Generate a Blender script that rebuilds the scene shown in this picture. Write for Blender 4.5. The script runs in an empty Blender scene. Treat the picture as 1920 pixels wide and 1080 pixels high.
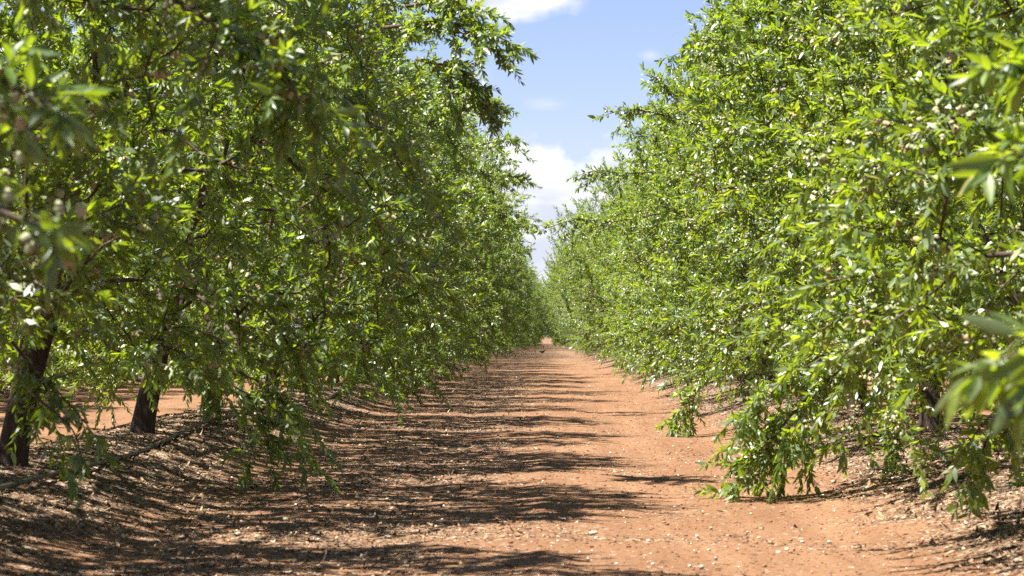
import bpy, math
import numpy as np

scene = bpy.context.scene
R_ = math.radians
FPX = 4600.0            # focal length in pixels of a 1920-wide frame
CAM_H = 1.15

# ------------------------------------------------------------------ camera
cam_data = bpy.data.cameras.new("camera")
cam = bpy.data.objects.new("camera", cam_data)
scene.collection.objects.link(cam)
cam_data.sensor_width = 36.0
cam_data.lens = FPX / 1920.0 * 36.0
cam_data.clip_start = 0.1
cam_data.clip_end = 20000.0
cam.location = (0.0, 0.0, CAM_H)
cam.rotation_euler = (R_(90.0 + 1.059), 0.0, R_(0.722))
cam_data.dof.use_dof = True
cam_data.dof.focus_distance = 28.0
cam_data.dof.aperture_fstop = 6.3
cam_data.dof.aperture_blades = 0
scene.camera = cam

# ------------------------------------------------------------------ light
SUN_EL, SUN_AZ = 64.0, -18.0      # azimuth: degrees ahead of straight left
az = R_(SUN_AZ); el = R_(SUN_EL)
to_sun = np.array([-math.cos(el) * math.cos(az), math.cos(el) * math.sin(az), math.sin(el)])
sun_data = bpy.data.lights.new("sun", 'SUN')
sun_data.energy = 5.0
sun_data.angle = R_(0.53)
sun_data.color = (1.0, 0.96, 0.90)
sun = bpy.data.objects.new("sun", sun_data)
scene.collection.objects.link(sun)
from mathutils import Vector
sun.rotation_euler = Vector(to_sun).to_track_quat('Z', 'Y').to_euler()
sun.location = (-30, 10, 60)

world = bpy.data.worlds.new("World")
scene.world = world
world.use_nodes = True


def N(nt, kind, **kw):
    n = nt.nodes.new(kind)
    for k, v in kw.items():
        if k == 'ins':
            for a, b in v.items():
                n.inputs[a].default_value = b
        else:
            setattr(n, k, v)
    return n


def build_world():
    nt = world.node_tree
    nt.nodes.clear()
    L = nt.links.new
    out = N(nt, 'ShaderNodeOutputWorld')
    bg = N(nt, 'ShaderNodeBackground', ins={'Strength': 0.052})
    sky = N(nt, 'ShaderNodeTexSky', sky_type='NISHITA', sun_disc=False)
    sky.sun_elevation = el
    # sky texture: rotation 0 has the sun towards +Y, growing clockwise
    sky.sun_rotation = math.atan2(to_sun[0], to_sun[1])
    sky.altitude = 50.0
    sky.air_density = 1.0
    sky.dust_density = 0.15
    sky.ozone_density = 2.2
    tc = N(nt, 'ShaderNodeTexCoord')
    sep = N(nt, 'ShaderNodeSeparateXYZ')
    L(tc.outputs['Generated'], sep.inputs[0])

    def m(op, a, b=None, c=None, clamp=False):
        n = N(nt, 'ShaderNodeMath', operation=op, use_clamp=clamp)
        for i, v in enumerate((a, b, c)):
            if v is None:
                continue
            if isinstance(v, (int, float)):
                n.inputs[i].default_value = v
            else:
                L(v, n.inputs[i])
        return n.outputs[0]
    # azimuth and elevation of the view direction
    azm = m('ARCTAN2', sep.outputs[0], sep.outputs[1])
    elv = m('ARCSINE', sep.outputs[2])
    comb = N(nt, 'ShaderNodeCombineXYZ')
    L(azm, comb.inputs[0]); L(elv, comb.inputs[1])
    warp = N(nt, 'ShaderNodeTexNoise', ins={'Scale': 60.0, 'Detail': 5.0, 'Roughness': 0.6})
    L(comb.outputs[0], warp.inputs['Vector'])
    big = N(nt, 'ShaderNodeTexNoise', ins={'Scale': 18.0, 'Detail': 6.0, 'Roughness': 0.55})
    mp = N(nt, 'ShaderNodeMapping'); mp.inputs['Scale'].default_value = (1, 1.6, 1)
    mp.inputs['Location'].default_value = (0.37, 0.13, 0)
    L(comb.outputs[0], mp.inputs[0]); L(mp.outputs[0], big.inputs['Vector'])

    def blob(u0, v0, su, sv, edge, wamp):
        du = m('DIVIDE', m('SUBTRACT', azm, u0), su)
        dv = m('DIVIDE', m('SUBTRACT', elv, v0), sv)
        r = m('SQRT', m('ADD', m('MULTIPLY', du, du), m('MULTIPLY', dv, dv)))
        r = m('ADD', r, m('MULTIPLY', m('SUBTRACT', warp.outputs[0], 0.5), wamp))
        return m('DIVIDE', m('SUBTRACT', 1.0, r), edge, clamp=True)
    bl = [blob(-0.010, 0.036, 0.034, 0.047, 0.16, 0.75),
          blob(0.030, 0.040, 0.028, 0.039, 0.2, 0.9),
          blob(-0.060, 0.05, 0.034, 0.050, 0.2, 0.9),
          blob(0.085, 0.045, 0.05, 0.040, 0.2, 0.9),
          blob(-0.012, 0.1385, 0.034, 0.0135, 0.35, 0.8),
          blob(0.004, 0.0935, 0.012, 0.0032, 1.2, 1.6),
          blob(0.044, 0.1130, 0.006, 0.0030, 1.2, 1.4),
          blob(-0.03, 0.098, 0.012, 0.012, 0.8, 1.4)]
    mask = bl[0]
    for b in bl[1:4]:
        mask = m('MAXIMUM', mask, b)
    mask = m('MAXIMUM', mask, bl[4])
    mask = m('MAXIMUM', mask, m('MULTIPLY', bl[5], 0.5))
    mask = m('MAXIMUM', mask, m('MULTIPLY', bl[6], 0.45))
    mask = m('MAXIMUM', mask, m('MULTIPLY', bl[7], 0.75))
    # scattered cumulus over the rest of the sky
    rest = m('MULTIPLY', m('SUBTRACT', big.outputs[0], 0.58), 6.0, clamp=True)
    away = m('GREATER_THAN', m('ABSOLUTE', azm), 0.25)
    mask = m('MAXIMUM', mask, m('MULTIPLY', rest, away))
    soft = N(nt, 'ShaderNodeTexNoise', ins={'Scale': 42.0, 'Detail': 4.0, 'Roughness': 0.5})
    mp2 = N(nt, 'ShaderNodeMapping'); mp2.inputs['Scale'].default_value = (0.7, 1.7, 1)
    mp2.inputs['Location'].default_value = (1.7, 0.53, 0)
    L(comb.outputs[0], mp2.inputs[0]); L(mp2.outputs[0], soft.inputs['Vector'])
    ramp = N(nt, 'ShaderNodeValToRGB')
    ramp.color_ramp.elements[0].position = 0.40
    ramp.color_ramp.elements[0].color = (0.58, 0.61, 0.72, 1)
    ramp.color_ramp.elements[1].position = 0.62
    ramp.color_ramp.elements[1].color = (0.84, 0.85, 0.88, 1)
    L(soft.outputs[0], ramp.inputs[0])
    cl = N(nt, 'ShaderNodeMix', data_type='RGBA', blend_type='MULTIPLY')
    cl.inputs[0].default_value = 1.0
    L(ramp.outputs[0], cl.inputs[6]); cl.inputs[7].default_value = (CLOUD, CLOUD, CLOUD, 1)
    tint = N(nt, 'ShaderNodeMix', data_type='RGBA', blend_type='MULTIPLY')
    tint.inputs[0].default_value = 1.0
    L(sky.outputs[0], tint.inputs[6]); tint.inputs[7].default_value = SKYT
    mix = N(nt, 'ShaderNodeMix', data_type='RGBA')
    L(mask, mix.inputs[0]); L(tint.outputs[2], mix.inputs[6]); L(cl.outputs[2], mix.inputs[7])
    L(mix.outputs[2], bg.inputs[0])
    L(bg.outputs[0], out.inputs[0])


CLOUD = 7.4
SKYT = (0.81, 0.745, 0.93, 1)
build_world()
vs = scene.view_settings
vs.view_transform = 'Standard'
vs.look = 'None'
vs.gamma = 1.0
vs.use_curve_mapping = False
vs.exposure = 1.80

cy = scene.cycles
cy.max_bounces = 8
cy.diffuse_bounces = 3
cy.glossy_bounces = 2
cy.transmission_bounces = 4
cy.transparent_max_bounces = 4
cy.caustics_reflective = False
cy.caustics_refractive = False
cy.sample_clamp_indirect = 6.0
cy.use_denoising = False

# ------------------------------------------------------------------ helpers
rng = np.random.default_rng(7)


def nrm(v):
    return v / np.maximum(np.linalg.norm(v, axis=-1, keepdims=True), 1e-9)


def make_mesh(name, verts, tris=None, quads=None, mats=(), tri_m=None, quad_m=None, attr=None, smooth=True):
    me = bpy.data.meshes.new(name)
    verts = np.ascontiguousarray(verts, dtype=np.float32).reshape(-1, 3)
    tris = np.zeros((0, 3), np.int32) if tris is None else np.asarray(tris, np.int32).reshape(-1, 3)
    quads = np.zeros((0, 4), np.int32) if quads is None else np.asarray(quads, np.int32).reshape(-1, 4)
    nt, nq = len(tris), len(quads)
    me.vertices.add(len(verts))
    me.vertices.foreach_set("co", verts.ravel())
    me.loops.add(nt * 3 + nq * 4)
    me.loops.foreach_set("vertex_index", np.concatenate([tris.ravel(), quads.ravel()]).astype(np.int32))
    me.polygons.add(nt + nq)
    starts = np.concatenate([np.arange(nt) * 3, nt * 3 + np.arange(nq) * 4]).astype(np.int32)
    me.polygons.foreach_set("loop_start", starts)
    me.polygons.foreach_set("use_smooth", np.full(nt + nq, bool(smooth)))
    for m in mats:
        me.materials.append(m)
    if tri_m is not None or quad_m is not None:
        a = np.zeros(nt, np.int32) if tri_m is None else np.asarray(tri_m, np.int32)
        b = np.zeros(nq, np.int32) if quad_m is None else np.asarray(quad_m, np.int32)
        me.polygons.foreach_set("material_index", np.concatenate([a, b]).astype(np.int32))
    if attr is not None:
        at_ = me.attributes.new("vary", 'FLOAT', 'POINT')
        at_.data.foreach_set("value", np.asarray(attr, np.float32).ravel())
    me.update(calc_edges=True)
    return me


def link(name, data, parent=None, loc=None):
    o = bpy.data.objects.new(name, data)
    scene.collection.objects.link(o)
    if parent is not None:
        o.parent = parent
    if loc is not None:
        o.location = loc
    return o


def tag(o, label=None, cat=None, group=None, kind=None):
    for k, v in (('label', label), ('category', cat), ('group', group), ('kind', kind)):
        if v:
            o[k] = v
    return o


def at(px, py, d):
    """World point seen at photo pixel (px, py), d metres down the track."""
    return np.array([(px - 1018.0) / FPX * d, d, CAM_H - (py - 625.0) / FPX * d])


class Geo:
    """Collects tubes and blobs into one mesh."""
    def __init__(self):
        self.v, self.t, self.q, self.a, self.n = [], [], [], [], 0

    def add(self, v, t=None, q=None, a=0.0):
        v = np.asarray(v, float).reshape(-1, 3)
        if t is not None and len(t):
            self.t.append(np.asarray(t) + self.n)
        if q is not None and len(q):
            self.q.append(np.asarray(q) + self.n)
        self.v.append(v)
        self.a.append(np.full(len(v), a) if np.isscalar(a) else np.asarray(a))
        self.n += len(v)

    def tube(self, pts, rad, sides=6, a=0.0, cap=True, wob=None):
        pts = np.asarray(pts, float); rad = np.asarray(rad, float)
        n = len(pts)
        tan = nrm(np.gradient(pts, axis=0))
        ref = np.array([0.0, 0, 1]) if abs(tan[0][2]) < 0.85 else np.array([1.0, 0, 0])
        u = nrm(np.cross(tan, ref)); w = np.cross(tan, u)
        th = np.arange(sides) * 2 * np.pi / sides
        rr = rad[:, None] * np.ones(sides)
        if wob is not None:
            rr = rr * wob
        v = pts[:, None] + rr[..., None] * (np.cos(th)[None, :, None] * u[:, None] + np.sin(th)[None, :, None] * w[:, None])
        idx = np.arange(n * sides).reshape(n, sides)
        nx = np.roll(idx, -1, axis=1)
        q = np.stack([idx[:-1], nx[:-1], nx[1:], idx[1:]], -1).reshape(-1, 4)
        v = v.reshape(-1, 3)
        t = None
        if cap:
            v = np.concatenate([v, pts[-1:] + tan[-1:] * rad[-1], pts[:1]])
            tip, bot = n * sides, n * sides + 1
            t = [[idx[-1, i], nx[-1, i], tip] for i in range(sides)] + [[nx[0, i], idx[0, i], bot] for i in range(sides)]
        self.add(v, t, q, a)

    def mesh(self, name, mats, smooth=True):
        return make_mesh(name, np.concatenate(self.v),
                         np.concatenate(self.t) if self.t else None,
                         np.concatenate(self.q) if self.q else None, mats, attr=np.concatenate(self.a), smooth=smooth)


def fbm2(x, y, scale, octaves=4, seed=0):
    """Value noise sampled at x, y arrays."""
    out = np.zeros(np.broadcast(x, y).shape); amp, tot = 1.0, 0.0
    for o in range(octaves):
        g = np.random.default_rng(seed * 17 + o).random((257, 257))
        fx, fy = x * scale * 2 ** o + 13.7 * o, y * scale * 2 ** o + 5.3 * o
        ix, iy = np.floor(fx).astype(int), np.floor(fy).astype(int)
        tx, ty = fx - ix, fy - iy
        tx, ty = tx * tx * (3 - 2 * tx), ty * ty * (3 - 2 * ty)
        a, b = g[ix % 256, iy % 256], g[(ix + 1) % 256, iy % 256]
        c, d = g[ix % 256, (iy + 1) % 256], g[(ix + 1) % 256, (iy + 1) % 256]
        out = out + amp * ((a * (1 - tx) + b * tx) * (1 - ty) + (c * (1 - tx) + d * tx) * ty - 0.5)
        tot += amp; amp *= 0.5
    return out / tot


# ------------------------------------------------------------------ materials
def new_mat(name):
    m = bpy.data.materials.new(name)
    m.use_nodes = True
    m.node_tree.nodes.clear()
    return m, m.node_tree, m.node_tree.links.new


def ramp_node(nt, stops):
    r = N(nt, 'ShaderNodeValToRGB')
    e = r.color_ramp.elements
    e[0].position, e[0].color = stops[0][0], (*stops[0][1], 1)
    e[1].position, e[1].color = stops[-1][0], (*stops[-1][1], 1)
    for p, c in stops[1:-1]:
        x = e.new(p); x.color = (*c, 1)
    return r


def mat_leaf():
    m, nt, L = new_mat("almond_leaf")
    out = N(nt, 'ShaderNodeOutputMaterial')
    at_ = N(nt, 'ShaderNodeAttribute', attribute_name='vary')
    oi = N(nt, 'ShaderNodeObjectInfo')
    r = ramp_node(nt, [(0.0, (0.024, 0.060, 0.012)), (0.45, (0.058, 0.116, 0.016)), (0.8, (0.115, 0.183, 0.023)), (0.97, (0.20, 0.24, 0.02)), (1.0, (0.25, 0.22, 0.05))])
    rt = ramp_node(nt, [(0.0, (0.26, 0.39, 0.010)), (0.5, (0.45, 0.59, 0.014)), (1.0, (0.61, 0.72, 0.025))])
    L(at_.outputs['Fac'], r.inputs[0]); L(at_.outputs['Fac'], rt.inputs[0])
    geo = N(nt, 'ShaderNodeNewGeometry')
    under = N(nt, 'ShaderNodeMix', data_type='RGBA')
    under.inputs[7].default_value = (0.10, 0.155, 0.065, 1)
    mu = N(nt, 'ShaderNodeMath', operation='MULTIPLY', ins={1: 0.65})
    L(geo.outputs['Backfacing'], mu.inputs[0]); L(mu.outputs[0], under.inputs[0]); L(r.outputs[0], under.inputs[6])
    hs = N(nt, 'ShaderNodeHueSaturation')
    mr = N(nt, 'ShaderNodeMapRange', ins={3: 0.48, 4: 0.512})
    mv = N(nt, 'ShaderNodeMapRange', ins={3: 0.82, 4: 1.18})
    tcl = N(nt, 'ShaderNodeTexCoord')
    mot = N(nt, 'ShaderNodeTexNoise', ins={'Scale': 70.0, 'Detail': 2.0})
    L(tcl.outputs['Object'], mot.inputs['Vector'])
    mm = N(nt, 'ShaderNodeMath', operation='MULTIPLY_ADD', ins={1: 0.9, 2: 0.55})
    L(mot.outputs[0], mm.inputs[0])
    mvm = N(nt, 'ShaderNodeMath', operation='MULTIPLY')
    frc = N(nt, 'ShaderNodeMath', operation='FRACT')
    fmu = N(nt, 'ShaderNodeMath', operation='MULTIPLY', ins={1: 7.31})
    L(oi.outputs['Random'], fmu.inputs[0]); L(fmu.outputs[0], frc.inputs[0]); L(frc.outputs[0], mv.inputs[0])
    L(mv.outputs[0], mvm.inputs[0]); L(mm.outputs[0], mvm.inputs[1]); L(mvm.outputs[0], hs.inputs['Value'])
    L(oi.outputs['Random'], mr.inputs[0]); L(mr.outputs[0], hs.inputs['Hue'])
    L(under.outputs[2], hs.inputs['Color'])
    p = N(nt, 'ShaderNodeBsdfPrincipled', ins={'Roughness': 0.44, 'Specular IOR Level': 1.0})
    L(hs.outputs[0], p.inputs['Base Color'])
    tr = N(nt, 'ShaderNodeBsdfTranslucent')
    L(rt.outputs[0], tr.inputs['Color'])
    mx = N(nt, 'ShaderNodeMixShader', ins={0: 0.37})
    L(p.outputs[0], mx.inputs[1]); L(tr.outputs[0], mx.inputs[2])
    L(mx.outputs[0], out.inputs[0])
    return m


def mat_bark(name, c0, c1, scale=1.0, bump=0.6):
    m, nt, L = new_mat(name)
    out = N(nt, 'ShaderNodeOutputMaterial')
    tc = N(nt, 'ShaderNodeTexCoord')
    mp = N(nt, 'ShaderNodeMapping'); mp.inputs['Scale'].default_value = (9 * scale, 9 * scale, 2.5 * scale)
    L(tc.outputs['Object'], mp.inputs[0])
    no = N(nt, 'ShaderNodeTexNoise', ins={'Scale': 3.0, 'Detail': 8.0, 'Roughness': 0.65})
    L(mp.outputs[0], no.inputs['Vector'])
    r = ramp_node(nt, [(0.3, c0), (0.62, c1), (0.8, tuple(min(1, 1.8 * x) for x in c1))])
    L(no.outputs[0], r.inputs[0])
    bp = N(nt, 'ShaderNodeBump', ins={'Strength': bump, 'Distance': 0.03})
    L(no.outputs[0], bp.inputs['Height'])
    p = N(nt, 'ShaderNodeBsdfPrincipled', ins={'Roughness': 0.85, 'Specular IOR Level': 0.25})
    L(r.outputs[0], p.inputs['Base Color']); L(bp.outputs[0], p.inputs['Normal'])
    L(p.outputs[0], out.inputs[0])
    return m


def mat_nut(name, stops, rough=0.7):
    m, nt, L = new_mat(name)
    out = N(nt, 'ShaderNodeOutputMaterial')
    at_ = N(nt, 'ShaderNodeAttribute', attribute_name='vary')
    tc = N(nt, 'ShaderNodeTexCoord')
    no = N(nt, 'ShaderNodeTexNoise', ins={'Scale': 60.0, 'Detail': 3.0})
    L(tc.outputs['Object'], no.inputs['Vector'])
    ad = N(nt, 'ShaderNodeMath', operation='MULTIPLY_ADD', ins={1: 0.35, 2: -0.17})
    L(no.outputs[0], ad.inputs[0])
    a2 = N(nt, 'ShaderNodeMath', operation='ADD')
    L(ad.outputs[0], a2.inputs[0]); L(at_.outputs['Fac'], a2.inputs[1])
    r = ramp_node(nt, stops)
    L(a2.outputs[0], r.inputs[0])
    p = N(nt, 'ShaderNodeBsdfPrincipled', ins={'Roughness': rough, 'Specular IOR Level': 0.3})
    L(r.outputs[0], p.inputs['Base Color'])
    L(p.outputs[0], out.inputs[0])
    return m


def mat_soil():
    """Red sandy soil; towards the tree rows its surface turns into browner trodden leaf mould."""
    m, nt, L = new_mat("red_soil")
    out = N(nt, 'ShaderNodeOutputMaterial')
    geo = N(nt, 'ShaderNodeNewGeometry')
    at_ = N(nt, 'ShaderNodeAttribute', attribute_name='vary')
    pos = geo.outputs['Position']
    big = N(nt, 'ShaderNodeTexNoise', ins={'Scale': 0.7, 'Detail': 6.0, 'Roughness': 0.6})
    mp = N(nt, 'ShaderNodeMapping'); mp.inputs['Scale'].default_value = (1.6, 0.45, 1)
    L(pos, mp.inputs[0]); L(mp.outputs[0], big.inputs['Vector'])
    fine = N(nt, 'ShaderNodeTexNoise', ins={'Scale': 26.0, 'Detail': 8.0, 'Roughness': 0.7})
    L(pos, fine.inputs['Vector'])
    stn = N(nt, 'ShaderNodeTexNoise', ins={'Scale': 1.0, 'Detail': 5.0, 'Roughness': 0.6})
    mps = N(nt, 'ShaderNodeMapping'); mps.inputs['Scale'].default_value = (5.0, 0.22, 1)
    L(pos, mps.inputs[0]); L(mps.outputs[0], stn.inputs['Vector'])
    sm = N(nt, 'ShaderNodeMix', data_type='FLOAT'); sm.inputs[0].default_value = 0.45
    base = ramp_node(nt, [(0.28, (0.146, 0.071, 0.035)), (0.5, (0.196, 0.103, 0.053)), (0.72, (0.248, 0.142, 0.075))])
    L(big.outputs[0], sm.inputs[2]); L(stn.outputs[0], sm.inputs[3]); L(sm.outputs[0], base.inputs[0])
    fr = ramp_node(nt, [(0.28, (0.55, 0.52, 0.5)), (0.5, (1, 1, 1)), (0.75, (1.22, 1.24, 1.28))])
    L(fine.outputs[0], fr.inputs[0])
    soil = N(nt, 'ShaderNodeMix', data_type='RGBA', blend_type='MULTIPLY'); soil.inputs[0].default_value = 1.0
    L(base.outputs[0], soil.inputs[6]); L(fr.outputs[0], soil.inputs[7])
    # crumbled hull and leaf grit: cells of mixed colour
    vor = N(nt, 'ShaderNodeTexVoronoi', ins={'Scale': 38.0, 'Randomness': 1.0})
    mpv = N(nt, 'ShaderNodeMapping'); mpv.inputs['Scale'].default_value = (1.0, 1.0, 1.0)
    L(pos, mpv.inputs[0]); L(mpv.outputs[0], vor.inputs['Vector'])
    sx = N(nt, 'ShaderNodeSeparateColor'); L(vor.outputs['Color'], sx.inputs[0])
    lit = ramp_node(nt, [(0.0, (0.04, 0.025, 0.016)), (0.35, (0.085, 0.048, 0.028)), (0.65, (0.155, 0.095, 0.056)), (0.9, (0.28, 0.21, 0.14)), (1.0, (0.42, 0.35, 0.27))])
    L(sx.outputs[0], lit.inputs[0])
    gate = N(nt, 'ShaderNodeMath', operation='MULTIPLY_ADD', ins={1: 1.0, 2: 0.0})
    L(sx.outputs[1], gate.inputs[0])
    # vary attribute = litter cover 0..1
    gt = N(nt, 'ShaderNodeMath', operation='LESS_THAN')
    L(gate.outputs[0], gt.inputs[0]); L(at_.outputs['Fac'], gt.inputs[1])
    mixc = N(nt, 'ShaderNodeMix', data_type='RGBA')
    L(gt.outputs[0], mixc.inputs[0]); L(soil.outputs[2], mixc.inputs[6]); L(lit.outputs[0], mixc.inputs[7])
    hgt = N(nt, 'ShaderNodeMath', operation='MULTIPLY_ADD', ins={1: 0.35})
    L(vor.outputs['Distance'], hgt.inputs[0]); L(fine.outputs[0], hgt.inputs[2])
    bp = N(nt, 'ShaderNodeBump', ins={'Strength': 0.7, 'Distance': 0.025})
    L(hgt.outputs[0], bp.inputs['Height'])
    p = N(nt, 'ShaderNodeBsdfPrincipled', ins={'Roughness': 0.95, 'Specular IOR Level': 0.15})
    L(mixc.outputs[2], p.inputs['Base Color']); L(bp.outputs[0], p.inputs['Normal'])
    L(p.outputs[0], out.inputs[0])
    return m


def mat_vary(name, stops, rough=0.85, spec=0.25):
    m, nt, L = new_mat(name)
    out = N(nt, 'ShaderNodeOutputMaterial')
    at_ = N(nt, 'ShaderNodeAttribute', attribute_name='vary')
    r = ramp_node(nt, stops)
    L(at_.outputs['Fac'], r.inputs[0])
    p = N(nt, 'ShaderNodeBsdfPrincipled', ins={'Roughness': rough, 'Specular IOR Level': spec})
    L(r.outputs[0], p.inputs['Base Color'])
    L(p.outputs[0], out.inputs[0])
    return m


M_LEAF = mat_leaf()
M_BARK = mat_bark("almond_bark", (0.020, 0.013, 0.009), (0.080, 0.055, 0.041), 1.5, 1.0)
M_LIMB = mat_bark("limb_bark", (0.040, 0.026, 0.020), (0.115, 0.080, 0.062), 2.0, 0.4)
M_TWIG = mat_vary("twig_bark", [(0.0, (0.10, 0.085, 0.05)), (1.0, (0.20, 0.20, 0.08))], 0.7)
M_NUT = mat_nut("almond_hull", [(0.0, (0.19, 0.235, 0.115)), (0.4, (0.27, 0.30, 0.155)), (0.75, (0.34, 0.33, 0.19)), (1.0, (0.36, 0.26, 0.12))])
M_DRYNUT = mat_nut("fallen_hull", [(0.0, (0.20, 0.22, 0.15)), (0.5, (0.40, 0.38, 0.28)), (1.0, (0.52, 0.44, 0.31))])
M_SOIL = mat_soil()
M_LITTER = mat_vary("dry_litter", [(0.0, (0.05, 0.032, 0.022)), (0.3, (0.10, 0.056, 0.029)), (0.6, (0.21, 0.125, 0.062)), (0.85, (0.31, 0.21, 0.115)), (1.0, (0.44, 0.34, 0.22))], 0.75, 0.3)
M_PEBBLE = mat_vary("soil_clod", [(0.0, (0.155, 0.075, 0.036)), (0.5, (0.21, 0.11, 0.058)), (0.8, (0.46, 0.30, 0.18)), (1.0, (0.60, 0.53, 0.43))], 0.9, 0.2)
M_HOSE = mat_vary("black_polythene", [(0.0, (0.018, 0.017, 0.018)), (1.0, (0.045, 0.042, 0.042))], 0.42, 0.5)
M_WIRE = mat_vary("grey_wire", [(0.0, (0.10, 0.09, 0.085)), (1.0, (0.16, 0.15, 0.14))], 0.6, 0.4)
M_BIRD = mat_vary("bird_plumage", [(0.0, (0.012, 0.012, 0.016)), (0.6, (0.03, 0.03, 0.035)), (1.0, (0.45, 0.45, 0.45))], 0.6, 0.4)

# ------------------------------------------------------------------ terrain
ROWS = [-24.6, -17.6, -10.6, -3.6, 3.45, 10.5, 17.5, 24.5]


def berm_height(x, y):
    z = np.zeros(np.broadcast(x, y).shape)
    for rx in ROWS:
        half = 1.68 if abs(rx) > 4 else (1.5 if rx < 0 else 1.80)
        w = half + 0.35 * fbm2(y * 1.0, np.full_like(y, rx), 0.35, 3, 5)
        u = np.clip(np.abs(x - rx) / w, 0, 1)
        z = np.maximum(z, 0.30 * (0.5 + 0.5 * np.cos(np.pi * u)))
    return z


def litter_cover(x, y):
    b = berm_height(x, y) / 0.30
    n = fbm2(x, y, 1.3, 4, 9)
    c = np.clip(b * 2.8 - 0.05 + n * 1.3, 0.0, 0.96)
    # left wheel track gathers hull grit, right-hand half of the track stays clean sand
    ll = np.clip((0.35 - x) / 1.2, 0, 1) * np.clip(0.62 + n * 2.0, 0, 1) * (x > -3.5)
    c = np.maximum(c, ll * 0.72)
    c = np.maximum(c, 0.05 + 0.05 * n)
    c = np.maximum(c, np.clip((y - 70) / 90, 0, 0.55) + 0.2 * n * (y > 70))
    return np.clip(c, 0.0, 0.97)


def ground_z(x, y):
    x = np.asarray(x, float); y = np.asarray(y, float)
    near = np.exp(-np.maximum(np.abs(y) - 60, 0) / 150.0)
    z = berm_height(x, y) * np.where((y > -40) & (y < 300), 1.0, 0.0)
    z = z + near * (0.03 * fbm2(x, y, 0.4, 3, 1) + 0.010 * fbm2(x, y, 3.1, 3, 2))
    # shallow wheel ruts with a low middle ridge
    z = z - near * 0.016 * (np.exp(-((x + 0.95) / 0.28) ** 2) + np.exp(-((x - 0.85) / 0.28) ** 2))
    z = z + near * 0.014 * np.exp(-((x - 0.02 - 0.05 * fbm2(y, y * 0, 0.3, 2, 3)) / 0.10) ** 2)
    cov = np.clip(berm_height(x, y) / 0.1, 0, 1)
    z = z + near * cov * 0.035 * fbm2(x, y, 7.0, 2, 4)
    return z


def build_ground():
    xs = [0.0]
    while xs[-1] < 4500:
        s = 0.045 if xs[-1] < 4.6 else (0.14 if xs[-1] < 11.5 else max(0.5, xs[-1] * 0.03))
        xs.append(xs[-1] + s)
    xs = np.array(xs); xs = np.concatenate([-xs[:0:-1], xs])
    ys = [6.0]
    while ys[-1] < 6000:
        ys.append(ys[-1] + max(0.05, ys[-1] * 0.0055) * (1 if ys[-1] < 120 else 2.5))
    ys = np.concatenate([[-3000, -800, -200, -60], np.arange(-40, 6, 0.8), ys])
    X, Y = np.meshgrid(xs, ys, indexing='ij')
    Z = ground_z(X, Y)
    C = litter_cover(X, Y)
    far = np.clip((np.abs(X) - 26) / 10, 0, 1)
    C = C * (1 - far) + 0.3 * far
    nx, ny = X.shape
    V = np.stack([X, Y, Z], -1).reshape(-1, 3)
    idx = np.arange(nx * ny).reshape(nx, ny)
    Q = np.stack([idx[:-1, :-1], idx[1:, :-1], idx[1:, 1:], idx[:-1, 1:]], -1)
    cx = 0.25 * (X[:-1, :-1] + X[1:, :-1] + X[1:, 1:] + X[:-1, 1:])
    cyy = 0.25 * (Y[:-1, :-1] + Y[1:, :-1] + Y[1:, 1:] + Y[:-1, 1:])
    edge = 2.02 + 0.5 * fbm2(cyy, np.sign(cx) * 3.0, 0.6, 3, 12)
    istrack = (np.abs(cx + 0.1) < edge) & (cyy > -40) & (cyy < 420)
    for name, sel, label, cat in (
            ("ground", ~istrack, "red sandy orchard ground with low litter covered berms under the tree rows", "ground"),
            ("dirt_track", istrack, "straight orange dirt track running between the two tree rows", "track")):
        q = Q[sel]
        used = np.unique(q)
        remap = np.full(nx * ny, -1, np.int64); remap[used] = np.arange(len(used))
        me = make_mesh(name, V[used], quads=remap[q], mats=[M_SOIL], attr=C.ravel()[used])
        tag(link(name, me), label, cat, kind='structure')


build_ground()


def build_hills():
    m, nt, L = new_mat("hazed_hill_scrub")
    out = N(nt, 'ShaderNodeOutputMaterial')
    geo = N(nt, 'ShaderNodeNewGeometry')
    no = N(nt, 'ShaderNodeTexNoise', ins={'Scale': 0.02, 'Detail': 6.0})
    L(geo.outputs['Position'], no.inputs['Vector'])
    r = ramp_node(nt, [(0.35, (0.10, 0.14, 0.16)), (0.65, (0.19, 0.22, 0.24))])  # blue-grey of distance haze painted into the scrub colour
    L(no.outputs[0], r.inputs[0])
    p = N(nt, 'ShaderNodeBsdfPrincipled', ins={'Roughness': 0.95, 'Specular IOR Level': 0.1})
    L(r.outputs[0], p.inputs['Base Color']); L(p.outputs[0], out.inputs[0])
    xs = np.linspace(-2600, 2600, 261); ys = np.linspace(-1, 1, 25)
    X, T = np.meshgrid(xs, ys, indexing='ij')
    top = 24 + 26 * fbm2(X, X * 0, 0.0016, 4, 31)
    Zp = top * np.cos(T * np.pi / 2) ** 1.5 - 1.0 + 3 * fbm2(X, T * 300, 0.02, 3, 8)
    V = np.stack([X, 3300 + T * 500, Zp], -1).reshape(-1, 3)
    idx = np.arange(X.size).reshape(X.shape)
    Q = np.stack([idx[:-1, :-1], idx[1:, :-1], idx[1:, 1:], idx[:-1, 1:]], -1).reshape(-1, 4)
    tag(link("hills", make_mesh("hills", V, quads=Q, mats=[m])), "low blue grey ridge beyond the end of the track", "hills", kind='structure')


build_hills()

# ------------------------------------------------------------------ leaves, twigs, nuts
UP = np.array([0.0, 0, 1])


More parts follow.
